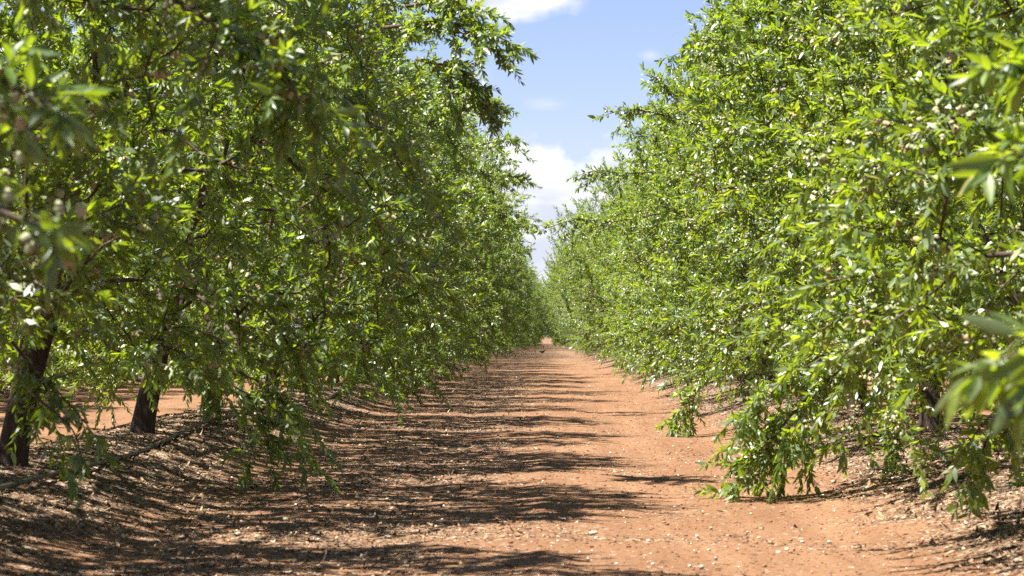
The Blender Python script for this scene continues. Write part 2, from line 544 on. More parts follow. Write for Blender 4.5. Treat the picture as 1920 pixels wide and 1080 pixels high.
def leaf_arrays(P, D, Nn, Ln, W, bend, col):
    """Lanceolate six-point leaves."""
    n = len(P)
    D = nrm(D); S = nrm(np.cross(D, Nn)); Nn = np.cross(S, D)
    Ln = Ln[:, None]; W = W[:, None]; b = bend[:, None]
    def stn(t, w, tw):
        c = P + D * (Ln * t) - Nn * (b * Ln * t * t)
        s = S + Nn * tw
        return c - s * (W * w), c + s * (W * w)
    tw = ((np.arange(n) * 0.618 % 1.0) - 0.5)[:, None] * 0.5
    l1, r1 = stn(0.34, 0.5, tw * 0.4)
    l2, r2 = stn(0.70, 0.37, tw)
    tip = P + D * Ln - Nn * (b * Ln)
    V = np.stack([P, l1, r1, l2, r2, tip], 1).reshape(-1, 3)
    base = (np.arange(n) * 6)[:, None]
    tris = np.concatenate([base + [0, 2, 1], base + [3, 4, 5]])
    quads = base + [1, 2, 4, 3]
    return V, tris, quads, np.repeat(col, 6)


def leaf_arrays_fine(P, D, Nn, Ln, W, bend, col):
    """Close-up leaves: seven stations, folded along the midrib."""
    n = len(P)
    D = nrm(D); S = nrm(np.cross(D, Nn)); Nn = np.cross(S, D)
    ts = np.array([0.0, 0.10, 0.26, 0.45, 0.65, 0.84, 1.0])
    ws = np.array([0.05, 0.20, 0.43, 0.50, 0.41, 0.22, 0.015])
    c = P[:, None] + D[:, None] * (Ln[:, None, None] * ts[None, :, None]) - Nn[:, None] * (bend[:, None, None] * Ln[:, None, None] * (ts ** 2)[None, :, None])
    off = S[:, None] * (W[:, None, None] * ws[None, :, None])
    up = Nn[:, None] * (W[:, None, None] * ws[None, :, None] * 0.38)
    V = np.stack([c - off + up, c, c + off + up], 2).reshape(-1, 3)   # n,7,3,3
    k = len(ts)
    q = []
    for i in range(k - 1):
        q += [[3 * i, 3 * i + 1, 3 * i + 4, 3 * i + 3], [3 * i + 1, 3 * i + 2, 3 * i + 5, 3 * i + 4]]
    quads = ((np.arange(n) * 3 * k)[:, None, None] + np.array(q)[None]).reshape(-1, 4)
    return V, np.zeros((0, 3), int), quads, np.repeat(col, 3 * k)


def twigs_to_crown(name, tw, g, fine=False, leaf_scale=1.0):
    """tw rows: base xyz, dir xyz, length, leaf count, droop.  One mesh of leaves and their thin stems."""
    tw = np.asarray(tw, float)
    B, Dr, Ln, cnt, dr = tw[:, :3], nrm(tw[:, 3:6]), tw[:, 6], tw[:, 7].astype(int), tw[:, 8]
    rep = np.repeat(np.arange(len(tw)), cnt)
    k = np.arange(len(rep)) - np.repeat(np.cumsum(cnt) - cnt, cnt)
    t = (k + 0.6 + 0.3 * g.random(len(rep))) / np.maximum(cnt[rep], 1)
    t = np.clip(t, 0, 1)
    base, d, ln, drp = B[rep], Dr[rep], Ln[rep], dr[rep]
    G = np.array([0, 0, -1.0])
    pos = base + d * (ln * t)[:, None] + G * (drp * ln * t * t)[:, None]
    tan = nrm(d + G * (2 * drp * t)[:, None])
    ref = np.where(np.abs(tan[:, 2:3]) < 0.9, UP, np.array([1.0, 0, 0]))
    u = nrm(np.cross(tan, ref)); w = np.cross(tan, u)
    ph = k * 2.39996 + np.repeat(g.random(len(tw)) * 6.28, cnt) + g.normal(0, 0.3, len(rep))
    radial = np.cos(ph)[:, None] * u + np.sin(ph)[:, None] * w
    ang = np.clip(g.normal(0.95, 0.25, len(rep)) - 0.45 * t, 0.2, 1.5)
    ld = nrm(tan * np.cos(ang)[:, None] + radial * np.sin(ang)[:, None] + G * (0.02 + 0.22 * g.random(len(rep)))[:, None])
    nn = UP * 0.75 + tan * 0.35 + radial * -0.2 + g.normal(0, 0.42, (len(rep), 3))
    lens = np.clip(g.normal(0.070, 0.017, len(rep)), 0.034, 0.115) * leaf_scale
    lens *= np.where(t > 0.85, 0.8, 1.0)
    wid = lens * np.clip(g.normal(0.30, 0.04, len(rep)), 0.2, 0.40)
    bend = np.clip(g.normal(0.10, 0.16, len(rep)), -0.25, 0.5)
    col = np.clip(g.beta(2.2, 2.6, len(rep)) * 0.86 + 0.10 * t + np.repeat(g.normal(0, 0.07, len(tw)), cnt), 0, 0.99)
    col = np.where(g.random(len(rep)) < 0.010, g.uniform(0.95, 1.0, len(rep)), col)
    fn = leaf_arrays_fine if fine else leaf_arrays
    V, T, Q, A = fn(pos, ld, nn, lens, wid, bend, col)
    # stems: three-sided, three rings
    rings = []
    for i, s in enumerate((0.0, 0.5, 1.0)):
        c = B + Dr * (Ln * s)[:, None] + G * (dr * Ln * s * s)[:, None]
        tn = nrm(Dr + G * (2 * dr * s)[:, None])
        rf = np.where(np.abs(tn[:, 2:3]) < 0.9, UP, np.array([1.0, 0, 0]))
        uu = nrm(np.cross(tn, rf)); ww = np.cross(tn, uu)
        rad = (0.0032, 0.0024, 0.0012)[i]
        for a in range(3):
            th = a * 2.0944
            rings.append(c + rad * (math.cos(th) * uu + math.sin(th) * ww))
    SV = np.stack(rings, 1)             # n, 9, 3
    n = len(tw)
    sq = []
    for i in range(2):
        for a in range(3):
            sq.append([i * 3 + a, i * 3 + (a + 1) % 3, i * 3 + 3 + (a + 1) % 3, i * 3 + 3 + a])
    SQ = ((np.arange(n) * 9)[:, None, None] + np.array(sq)[None]).reshape(-1, 4) + len(V)
    SA = np.repeat(g.random(n), 9)
    me = make_mesh(name, np.concatenate([V, SV.reshape(-1, 3)]), T, np.concatenate([Q, SQ]), [M_LEAF, M_TWIG],
                   np.zeros(len(T)), np.concatenate([np.zeros(len(Q)), np.ones(len(SQ))]), np.concatenate([A, SA]))
    return me


def nut_template(nu=9, nv=7):
    """Almond in its hull: a flattened ovoid with a blunt tip and a seam groove, long axis z, stalk end at z = 0."""
    V = [[0, 0, 0]]
    for j in range(1, nv):
        t = j / nv
        z = -t
        r = math.sin(math.pi * t) ** 0.75 * (1.0 - 0.22 * t)
        for i in range(nu):
            a = 2 * math.pi * i / nu
            rr = r * (1.0 - 0.10 * math.exp(-((a if a < math.pi else a - 2 * math.pi) / 0.35) ** 2))
            V.append([0.36 * rr * math.cos(a), 0.29 * rr * math.sin(a), z])
    V.append([0.015, 0, -1.02])
    V = np.array(V); T, Q = [], []
    for i in range(nu):
        T.append([0, 1 + i, 1 + (i + 1) % nu])
        e = 1 + (nv - 2) * nu
        T.append([e + (i + 1) % nu, e + i, len(V) - 1])
    for j in range(nv - 2):
        for i in range(nu):
            a, b = 1 + j * nu + i, 1 + j * nu + (i + 1) % nu
            Q.append([b, a, a + nu, b + nu])
    return V, np.array(T)[:, ::-1], np.array(Q)


NV, NT, NQ = nut_template()
LV, LT, LQ = nut_template(7, 5)


def rot_to(d, g):
    """n rotation matrices sending -z to d with random spin."""
    d = nrm(d); ref = np.where(np.abs(d[:, 2:3]) < 0.9, UP, np.array([1.0, 0, 0]))
    x = nrm(np.cross(ref, d)); y = np.cross(d, x)
    a = g.random(len(d))[:, None] * 6.283
    x2 = x * np.cos(a) + y * np.sin(a); z2 = -d
    y2 = np.cross(z2, x2)
    return np.stack([x2, y2, z2], -1)


def nuts_mesh(name, P, Rm, S, col, mat):
    n = len(P)
    V = np.einsum('nij,kj->nki', Rm, LV) * S[:, None, None] + P[:, None]
    o = (np.arange(n) * len(LV))[:, None, None]
    return make_mesh(name, V.reshape(-1, 3), (o + LT[None]).reshape(-1, 3), (o + LQ[None]).reshape(-1, 4), [mat], attr=np.repeat(col, len(LV)))


def hermite(p0, p1, t0, t1, n):
    t = np.linspace(0, 1, n + 1)[:, None]
    return ((2 * t ** 3 - 3 * t ** 2 + 1) * p0 + (t ** 3 - 2 * t ** 2 + t) * t0 + (-2 * t ** 3 + 3 * t ** 2) * p1 + (t ** 3 - t ** 2) * t1)


# ------------------------------------------------------------------ the almond tree
def leafy(chain, tw, nuts, g, z_ref, H, start=0.25, dens=1.0, nut_p=0.5, tip=None, outn=0.085):
    """Adds leaf twigs and nuts along one branch polyline (root to tip)."""
    seg = np.linalg.norm(np.diff(chain, axis=0), axis=1)
    cum = np.concatenate([[0], np.cumsum(seg)]); Ltot = cum[-1]
    s = Ltot * start
    while s < Ltot:
        i = min(np.searchsorted(cum, s, side='right') - 1, len(seg) - 1)
        f = (s - cum[i]) / max(seg[i], 1e-6)
        p = chain[i] * (1 - f) + chain[i + 1] * f
        tdir = (chain[i + 1] - chain[i]) / max(seg[i], 1e-6)
        v = g.normal(0, 1, 3); v -= tdir * v.dot(tdir); v /= np.linalg.norm(v) + 1e-9
        v = v + UP * 0.25
        hz = (p[2] - z_ref) / H
        if g.random() < 0.56:
            d = v * 0.9 + tdir * 0.45
            tw.append([*p, *d, g.uniform(0.03, 0.08), g.integers(6, 11), 0.1])
        else:
            d = v * 0.75 + tdir * 0.75 + UP * (0.5 * hz - 0.15)
            ln = g.uniform(0.09, 0.30) if tip is None else g.uniform(0.5, 1.3) * min(tip, 0.2)
            tw.append([*p, *d, ln, int(ln * 92) + 6, g.uniform(0.0, 0.28) * (1.2 - hz)])
        if g.random() < nut_p * 1.25 and (outn == 0.0 or np.hypot(p[0], p[1]) > 0.95 or p[2] > 3.6):
            for _ in range(g.integers(1, 5)):
                nd = nrm(np.array([g.normal(0, 0.6), g.normal(0, 0.6), -0.7 + g.normal(0, 0.35)]))
                q = p + v * 0.03 + nrm(p * [1.0, 1.0, 0.0] + UP * (0.6 if p[2] > 3 else 0.0)) * outn * g.uniform(0.6, 1.8) + g.normal(0, 0.014, 3)
                nuts.append([*(q + nd * 0.012), *nd, np.clip(g.normal(0.046, 0.004), 0.036, 0.055), g.random()])
        s += g.uniform(0.045, 0.085) / dens
    tdir = nrm(chain[-1] - chain[-2])
    hz = (chain[-1][2] - z_ref) / H
    ln = g.uniform(0.18, 0.44) if tip is None else tip
    tw.append([*chain[-1], *(tdir + g.normal(0, 0.22, 3) + UP * (0.45 * hz - 0.05)), ln, int(ln * 92) + 7, g.uniform(0.0, 0.3) * (1.25 - hz)])


def build_variant(seed, H=5.5, RX=2.6, RP=2.2, RY=2.75, skirt=0.45, lean=(0.1, 0.0), ntips=560, path_bias=0.0, top=0.45, wob=0.16, trunk_r=0.088, nut_p=0.5):
    """Meshes of one almond tree with the track towards local +x."""
    g = np.random.default_rng(seed)
    fork_h = g.uniform(0.75, 0.95)
    fork = np.array([lean[0] * 1.0, lean[1] * 1.0, fork_h])
    # trunk
    n = 12
    s = np.linspace(0, 1, n)
    pts = np.stack([lean[0] * s ** 1.3, lean[1] * s ** 1.3, -0.12 + (fork_h + 0.17) * s], -1)
    rad = trunk_r * (1.0 + 0.75 * np.exp(-s * 7.5) + 0.18 * s ** 3)
    th = np.arange(14) * 2 * np.pi / 14
    wobm = 1 + 0.07 * np.sin(3 * th + 1.3 * seed)[None] + 0.05 * np.sin(5 * th + s[:, None] * 5)
    tg = Geo(); tg.tube(pts, rad, 14, wob=wobm)
    trunk_me = tg.mesh("trunk", [M_BARK])
    # scaffold limbs
    nodes, dirs, limb, plen, parent = [], [], [], [], []
    chains = []
    nl = 4
    a0 = g.random() * 6.28
    for k in range(nl):
        a = a0 + k * 6.283 / nl + g.normal(0, 0.25)
        out = np.array([math.cos(a) * (RP if math.cos(a) > 0 else RX), math.sin(a) * RY, 0])
        end = out * g.uniform(0.42, 0.62) + np.array([fork[0], fork[1], H * g.uniform(0.66, 0.80)])
        start = fork + np.array([math.cos(a), math.sin(a), 0]) * 0.03 + UP * (g.uniform(-0.08, 0.06))
        ch = hermite(start, end, out * 0.55 + UP * 1.5, out * 0.25 + UP * 2.0, 16)
        ch[2:-1] += g.normal(0, 0.03, ch[2:-1].shape)
        ids = []
        for i, p in enumerate(ch):
            nodes.append(p); limb.append(k); ids.append(len(nodes) - 1)
            dirs.append(nrm(ch[min(i + 1, len(ch) - 1)] - ch[max(i - 1, 0)])); plen.append(0.22 * i)
            parent.append(ids[-2] if i else -1)
        chains.append((k, ids, True))
    # tip targets in the crown's volume
    tips = []
    dirn = g.normal(0, 1, (14, 3)); dirn = nrm(dirn); amp = g.normal(0, wob, 14)
    voids = []
    for _ in range(46):
        a = g.random() * 6.283; tz = g.random(); rr = g.uniform(0.72, 1.0)
        voids.append([rr * (RP if math.cos(a) > 0 else RX) * math.cos(a), rr * RY * math.sin(a), skirt + (H - skirt) * tz, g.uniform(0.28, 0.5)])
    voids = np.array(voids)
    while len(tips) < ntips:
        m_ = 4000
        z = skirt + (H - skirt) * g.random(m_)
        t = (z - skirt) / (H - skirt)
        prof = np.interp(t, [0, 0.12, 0.35, 0.6, 0.8, 0.92, 1.0], [0.88, 0.95, 1.0, 0.97, 0.80, 0.62, top])
        a = g.random(m_) * 6.283
        rr = np.sqrt(g.random(m_))
        keep = g.random(m_) < np.where(rr > 0.62, 1.0, 0.42)
        dd = nrm(np.stack([np.cos(a), np.sin(a), (t - 0.5) * 1.6], -1))
        lump = 1 + (np.clip(dd @ dirn.T, 0, 1) ** 5) @ amp
        x = rr * prof * np.where(np.cos(a) > 0, RP, RX) * lump * np.cos(a) * (1 + path_bias * np.clip(np.cos(a), 0, 1) * np.clip(t * 1.6, 0, 1))
        y = rr * prof * RY * lump * np.sin(a)
        rad_ = np.hypot(x, y)
        keep &= ~((z < 1.25) & (rad_ < 0.85 + 0.35 * (1.25 - z)))
        # the low skirt is gappy
        keep &= (z > 0.8) | (g.random(m_) < 0.85)
        P = np.stack([x + fork[0] * 0.5, y, z], -1)
        dv = np.linalg.norm((P[:, None] - voids[None, :, :3]) * [1, 1, 1.25], axis=2)
        keep &= ~(dv < voids[None, :, 3]).any(1)
        P = P[keep]
        tips.extend(P[: max(0, min(len(P), 300))].tolist())
    tips = np.array(tips[:ntips])
    order = np.argsort(np.linalg.norm((tips - fork) * [1, 1, 0.8], axis=1))
    Np = np.zeros((ntips * 14 + 200, 3)); Nd = np.zeros_like(Np); Npl = np.zeros(len(Np))
    c = len(nodes); Np[:c] = nodes; Nd[:c] = dirs; Npl[:c] = plen
    limb = list(limb); parent = list(parent)
    for ti in order:
        p = tips[ti]
        v = p - Np[:c]; d = np.linalg.norm(v, axis=1) + 1e-6
        cosang = np.einsum('ij,ij->i', v, Nd[:c]) / d
        cost = d * (1.0 + 0.55 * np.clip(0.35 - cosang, 0, 2)) + 0.16 * Npl[:c]
        j = int(np.argmin(cost)); dj = d[j]
        if dj < 0.08:
            continue
        outv = nrm(np.array([p[0] - fork[0], p[1] - fork[1], 0.0]))
        hz = (p[2] - skirt) / (H - skirt)
        droop = UP * (-0.5 * (1 - hz) ** 1.6 + 0.5 * hz)
        ns = max(2, min(12, int(math.ceil(dj / 0.17))))
        ch = hermite(Np[j], p, (Nd[j] * 0.7 + nrm(v[j]) * 0.8) * dj * 0.9, nrm(outv * 0.7 + droop + nrm(v[j]) * 0.6) * dj * 0.9, ns)
        ch[1:-1] += g.normal(0, 0.012, ch[1:-1].shape)
        ids = [j]
        for i in range(1, ns + 1):
            Np[c] = ch[i]; Nd[c] = nrm(ch[i] - ch[i - 1]); Npl[c] = Npl[ids[-1]] + dj / ns
            limb.append(limb[j]); parent.append(ids[-1]); ids.append(c); c += 1
        chains.append((limb[j], ids, False))
    # pipe-model radii
    cnt = np.zeros(c)
    isp = np.zeros(c, bool)
    for k in range(c):
        if parent[k] >= 0:
            isp[parent[k]] = True
    cnt[~isp] = 1.0
    for k in range(c - 1, -1, -1):
        if parent[k] >= 0 and parent[k] < k:
            cnt[parent[k]] += cnt[k]
    rad = 0.0042 * cnt ** 0.45
    rad = np.minimum(rad, trunk_r * 0.7)
    limbs = [Geo() for _ in range(nl)]
    tw, nuts = [], []
    for lk, ids, main in chains:
        P = Np[ids]
        r = rad[ids].copy()
        if not main:
            r[0] = min(r[0], r[1] * 1.15)
        limbs[lk].tube(P, r, 8 if main else (5 if r[0] > 0.012 else 4), a=g.random())
        leafy(P if not main else P[8:], tw, nuts, g, skirt, H, 0.18 if not main else 0.0, nut_p=nut_p)
    crown_me = twigs_to_crown("crown", tw, g)
    nuts = np.array(nuts)
    nd = dict(P=nuts[:, :3], R=rot_to(nuts[:, 3:6], g), S=nuts[:, 6], C=nuts[:, 7])
    return dict(trunk=trunk_me, limbs=[l.mesh("limb", [M_LIMB]) for l in limbs], crown=crown_me, nuts=nd,
                nut_me=nuts_mesh("almonds", nd['P'], nd['R'], nd['S'], nd['C'], M_NUT), H=H)


VARS = dict(
    ln=build_variant(10, H=5.4, RX=2.5, RP=1.6, RY=3.1, skirt=1.0, lean=(0.15, 0.1), path_bias=0.42, top=0.5, ntips=780),
    lm=build_variant(14, H=5.5, RX=2.6, RP=2.1, RY=2.8, skirt=0.66, lean=(0.20, 0.12), path_bias=0.24, top=0.5, ntips=800),
    la=build_variant(11, H=5.5, RX=2.6, RP=2.15, RY=2.8, skirt=0.25, lean=(0.22, 0.12), path_bias=0.34, top=0.5, ntips=780),
    lb=build_variant(12, H=5.8, RX=2.6, RP=2.1, RY=2.75, skirt=0.22, lean=(0.16, 0.05), path_bias=0.34, top=0.45, ntips=780),
    lc=build_variant(13, H=5.3, RX=2.6, RP=2.2, RY=2.8, skirt=0.25, lean=(0.05, -0.08), path_bias=0.34, top=0.5, ntips=780),
    lf=build_variant(15, H=5.6, RX=2.6, RP=2.5, RY=2.8, skirt=0.22, lean=(0.1, 0.0), path_bias=0.24, top=0.5, ntips=800),
    rn=build_variant(27, H=5.4, RX=2.5, RP=1.7, RY=2.75, skirt=0.62, lean=(0.03, 0.05), path_bias=-0.14, top=0.34, ntips=780),
    ra=build_variant(21, H=5.3, RX=2.5, RP=1.85, RY=2.75, skirt=0.12, lean=(0.04, 0.05), path_bias=-0.16, top=0.34, ntips=780),
    rb=build_variant(22, H=5.6, RX=2.5, RP=1.8, RY=2.7, skirt=0.15, lean=(-0.08, 0.1), path_bias=-0.14, top=0.34, ntips=780),
    rc=build_variant(23, H=5.1, RX=2.5, RP=1.92, RY=2.75, skirt=0.12, lean=(0.1, -0.1), path_bias=-0.16, top=0.36, ntips=780),
    rf=build_variant(25, H=5.5, RX=2.5, RP=2.3, RY=2.75, skirt=0.12, lean=(0.0, 0.05), path_bias=0.0, top=0.5, ntips=640),
)
# the near trees carry single nuts that share this mesh
NUT_UNIT = [make_mesh("almond", NV, NT, NQ, [M_NUT], attr=np.full(len(NV), c_)) for c_ in (0.15, 0.45, 0.7, 0.95)]

ROW_GROUP = "almond trees planted in rows along the dirt track"
PROTO = {}


def plant(vkey, x, y, side, label, scale=1.0, rot=0.0, single=0, sy=1.0):
    """One tree: an empty at the trunk's foot with trunk, limbs, crown and nuts as children."""
    V = VARS[vkey]
    root = link("almond_tree", None)
    zg = float(ground_z(np.array([x]), np.array([y]))[0])
    ang = rot + (0.0 if side < 0 else math.pi)
    root.location = (x, y, zg - 0.02)
    root.rotation_euler = (0, 0, ang)
    root.scale = (scale, scale * sy, scale)
    tag(root, label, "tree", ROW_GROUP)
    link("trunk", V['trunk'], root)
    for l in V['limbs']:
        link("limb", l, root)
    link("crown", V['crown'], root)
    nd = V['nuts']
    if not single:
        o = link("almonds", V['nut_me'], root); o['kind'] = 'stuff'
        return root
    ca, sa = math.cos(ang), math.sin(ang)
    W = nd['P'] * [scale, scale * sy, scale]
    W = np.stack([W[:, 0] * ca - W[:, 1] * sa + x, W[:, 0] * sa + W[:, 1] * ca + y, W[:, 2] + zg], -1)
    px = 1018 + W[:, 0] / W[:, 1] * FPX; py = 625 - (W[:, 2] - CAM_H) / W[:, 1] * FPX
    ok = (W[:, 1] > 1.5) & (px > -10) & (px < 1930) & (py > -10) & (py < 1090)
    front = W[:, 1] + np.abs(W[:, 0]) * 1.5 + np.where(ok, 0, 1e5)
    order = np.argsort(front)[: min(single, int(ok.sum()))]
    rest = np.ones(len(W), bool); rest[order] = False
    from mathutils import Matrix
    for i in order:
        o = link("almond", NUT_UNIT[int(nd['C'][i] * 3.99)], root)
        Mt = np.eye(4); Mt[:3, :3] = nd['R'][i] * nd['S'][i]; Mt[:3, 3] = nd['P'][i]
        o.matrix_local = Matrix(Mt.tolist())
    me = nuts_mesh("almonds", nd['P'][rest], nd['R'][rest], nd['S'][rest], nd['C'][rest], M_NUT)
    o = link("almonds", me, root); o['kind'] = 'stuff'
    return root


ORD = ["first", "second", "third", "fourth", "fifth", "sixth", "seventh", "eighth", "ninth", "tenth", "eleventh", "twelfth",
       "thirteenth", "fourteenth", "fifteenth", "sixteenth"]
SP = 5.25
TREES = {}
g0 = np.random.default_rng(3)
LEFT_D = [5.5 + SP * i for i in range(50)]
RIGHT_D = [6.1 + SP * i for i in range(50)]
LEFT_LABEL = {
    0: "blurred almond tree closest to the camera in the row left of the track",
    1: "second almond tree in the left row, out of focus with big nuts",
    2: "almond tree with leaning dark trunk at the picture's left edge",
    3: "almond tree with stout leaning trunk standing bare beside the black hose",
}
RIGHT_LABEL = {
    0: "blurred almond tree closest to the camera in the row right of the track",
    1: "second almond tree in the right row, slightly out of focus",
    2: "almond tree whose branches trail onto the bare soil right of the track",
    3: "almond tree right of the track with dark trunk behind the blurred leaf spray",
}
for i, d in enumerate(LEFT_D):
    key = ['ln', 'ln', 'lm', 'lm', 'lc'][i] if i < 5 else (['la', 'lb', 'lc'][int(g0.integers(0, 3))] if i < 11 or (i < 18 and i % 2) else 'lf')
    if i in LEFT_LABEL:
        lab = LEFT_LABEL[i]
    elif i < 16:
        lab = ORD[i] + " almond tree from the camera in the row left of the track"
    else:
        lab = "almond tree far down the left row where the crowns merge"
    jx, jy = (0, 0) if i < 5 else (g0.normal(0, 0.08), g0.normal(0, 0.15))
    TREES['L', i] = plant(key, -3.6 + jx - (0.8 if i == 0 else -0.1 if i in (2, 3) else -0.85 if i >= 30 else 0), d + jy, -1, lab, 1.0 + (0 if i < 5 else g0.normal(0, 0.05)), (0 if i < 4 else g0.normal(0, 0.3)), 60 if i < 6 else 0)
for i, d in enumerate(RIGHT_D):
    key = ['rn', 'rn', 'rc', 'rn', 'rb'][i] if i < 5 else ['ra', 'rb', 'rc'][int(g0.integers(0, 3))] if i < 11 or (i < 18 and i % 2) else 'rf'
    if i in RIGHT_LABEL:
        lab = RIGHT_LABEL[i]
    elif i < 16:
        lab = ORD[i] + " almond tree from the camera in the row right of the track"
    else:
        lab = "almond tree far down the right row where the crowns merge"
    jx, jy = (0, 0) if i < 5 else (g0.normal(0, 0.08), g0.normal(0, 0.15))
    TREES['R', i] = plant(key, 3.45 + jx + (1.2 if i == 0 else -0.65 if i >= 30 else 0), d + jy, 1, lab, 1.0 + (0 if i < 5 else g0.normal(0, 0.05)), ((0, 0.5, 0, -0.45)[i] if i < 4 else g0.normal(0, 0.3)), 60 if i < 6 else 0)
keys = list(VARS)
for rx, y0, y1, lab in ((-10.6, 26, 120, "almond tree of the next row left, glimpsed under the near crowns"),
                        (-17.6, 50, 140, "almond tree of the third row left, glimpsed behind two nearer rows"),
                        (10.5, 42, 120, "almond tree of the next row right, glimpsed under the near crowns"),
                        (17.5, 60, 130, "almond tree of the third row right, glimpsed behind two nearer rows")):
    y = y0
    while y < y1:
        plant(['la', 'lb', 'lc', 'ra', 'rb', 'rc'][int(g0.integers(0, 6))], rx + g0.normal(0, 0.1), y + g0.normal(0, 0.2), 1 if g0.random() < 0.5 else -1, lab, 1.0 + g0.normal(0, 0.05), g0.normal(0, 0.6))
        y += SP


for k, (tx, ty) in enumerate(((-5.2, 520), (-1.9, 526), (1.2, 518), (4.4, 524))):
    plant(keys[1 + k], tx, ty, -1, "tiny far tree closing the end of the track below the blue ridge", 0.72, 1.1 * k)


# ------------------------------------------------------------------ single branches that set the picture's silhouette
def branch(tree, pts, seed, label, r0=0.012, sides=((0.35, 0.5), (0.6, 0.45), (0.8, 0.35)), fine=False, dens=1.2, nut_p=0.5, leaf_scale=1.0, droop=0.3, nuts_extra=(), tip=None):
    """A leafy branch given by world points root to tip, added to a tree as one part with its nuts."""
    g = np.random.default_rng(seed)
    root = TREES[tree]
    pts = np.asarray(pts, float)
    # smooth
    fine_pts = []
    ext = np.concatenate([2 * pts[:1] - pts[1:2], pts, 2 * pts[-1:] - pts[-2:-1]])
    for i in range(1, len(ext) - 2):
        fine_pts.append(hermite(ext[i], ext[i + 1], (ext[i + 1] - ext[i - 1]) / 2, (ext[i + 2] - ext[i]) / 2, 8)[:-1])
    P = np.concatenate(fine_pts + [pts[-1:]])
    geo = Geo(); tw, nuts = [], []
    geo.tube(P, np.linspace(r0, 0.003, len(P)), 6)
    z0 = P[:, 2].min() - 0.3
    leafy(P, tw, nuts, g, z0, 4.0, 0.15, dens=dens, nut_p=nut_p, outn=0.0, tip=tip)
    for f, ln in sides:
        for sgn in (-1, 1):
            i = int(f * (len(P) - 2))
            t = nrm(P[i + 1] - P[i])
            sd = nrm(np.cross(t, UP)) * sgn * g.uniform(0.5, 1.0) + t * 0.8 + UP * g.uniform(-0.5, 0.5)
            e = P[i] + nrm(sd) * ln * g.uniform(0.7, 1.2) - UP * droop * ln
            ch = hermite(P[i], e, sd * ln, nrm(sd - UP * droop * 1.5) * ln, 5)
            geo.tube(ch, np.linspace(0.005, 0.0025, len(ch)), 5)
            leafy(ch, tw, nuts, g, z0, 4.0, 0.1, dens=dens, nut_p=nut_p, outn=0.0, tip=tip)
    me = twigs_to_crown("leaves", tw, g, fine=fine, leaf_scale=leaf_scale)
    b = link("branch", geo.mesh("branch", [M_LIMB]), root)
    bpy.context.view_layer.update()
    inv = root.matrix_world.inverted()
    b.matrix_parent_inverse = inv
    b['label'] = label
    link("leaves", me, b)
    nuts += list(nuts_extra)
    if nuts:
        nuts = np.array(nuts)
        Rm = rot_to(nuts[:, 3:6], g)
        o = link("almonds", nuts_mesh("almonds", nuts[:, :3], Rm, nuts[:, 6], nuts[:, 7], M_NUT), b)
        o['kind'] = 'stuff'
    return b


bpy.context.view_layer.update()
# right: sprays near the lens
branch(('R', 0), [at(2350, 420, 5.2), at(2180, 540, 4.9), at(2040, 630, 4.95), at(1872, 672, 4.95)], 101, "blurred leaf spray close to the lens", 0.009, ((0.85, 0.07),), True, 0.62, 0.1, 1.4, 0.1, (), 0.07)
branch(('R', 0), [at(2300, 180, 6.6), at(2120, 240, 6.4), at(1890, 290, 6.3)], 102, "blurred leafy twig above the spray", 0.008, ((0.8, 0.1),), True, 0.8, 0.3, 1.3, 0.1, (), 0.1)
branch(('R', 0), [at(2300, 20, 7.0), at(2120, 80, 6.8), at(1885, 125, 6.7)], 103, "blurred leafy twig high at the right", 0.008, ((0.8, 0.1),), True, 0.8, 0.3, 1.3, 0.1, (), 0.12)
# right: branch trailing to the ground, and its neighbours
branch(('R', 2), [at(1720, 560, 16.6), at(1610, 660, 16.8), at(1490, 770, 17.0), at(1430, 850, 17.1), at(1385, 905, 17.2), at(1352, 930, 17.2)], 104, "long branch trailing onto the soil", 0.014, ((0.3, 0.5), (0.5, 0.45), (0.62, 0.35)), False, 1.3, 0.55, 1.0, 0.45)
branch(('R', 2), [at(1640, 640, 17.0), at(1540, 740, 17.3), at(1490, 820, 17.4), at(1468, 900, 17.4)], 105, "leafy branch hanging to the soil", 0.011, ((0.4, 0.35),), False, 1.3, 0.5, 1.0, 0.4, tip=0.16)
branch(('R', 2), [at(1640, 600, 16.9), at(1500, 700, 17.0), at(1430, 755, 17.0), at(1385, 775, 17.0)], 106, "low leafy branch over the track edge", 0.012, ((0.4, 0.4), (0.7, 0.3)), False, 1.3, 0.5)
branch(('R', 1), [at(1960, 640, 12.6), at(1890, 740, 12.7), at(1845, 830, 12.8), at(1825, 905, 12.8)], 107, "leafy branch hanging over the berm", 0.011, ((0.45, 0.3), (0.7, 0.25)), False, 1.2, 0.5, 1.0, 0.4, tip=0.16)
branch(('R', 2), [at(1760, 620, 17.5), at(1700, 720, 17.6), at(1670, 800, 17.6), at(1668, 845, 17.6)], 108, "leafy branch hanging over the berm", 0.011, ((0.45, 0.3),), False, 1.2, 0.5, 1.0, 0.4, tip=0.16)
branch(('R', 4), [at(1380, 640, 27.0), at(1310, 720, 27.2), at(1275, 780, 27.3), at(1262, 805, 27.3)], 109, "leafy branch hanging to the soil", 0.012, ((0.4, 0.4), (0.7, 0.3)), False, 1.3, 0.5, 1.0, 0.4)
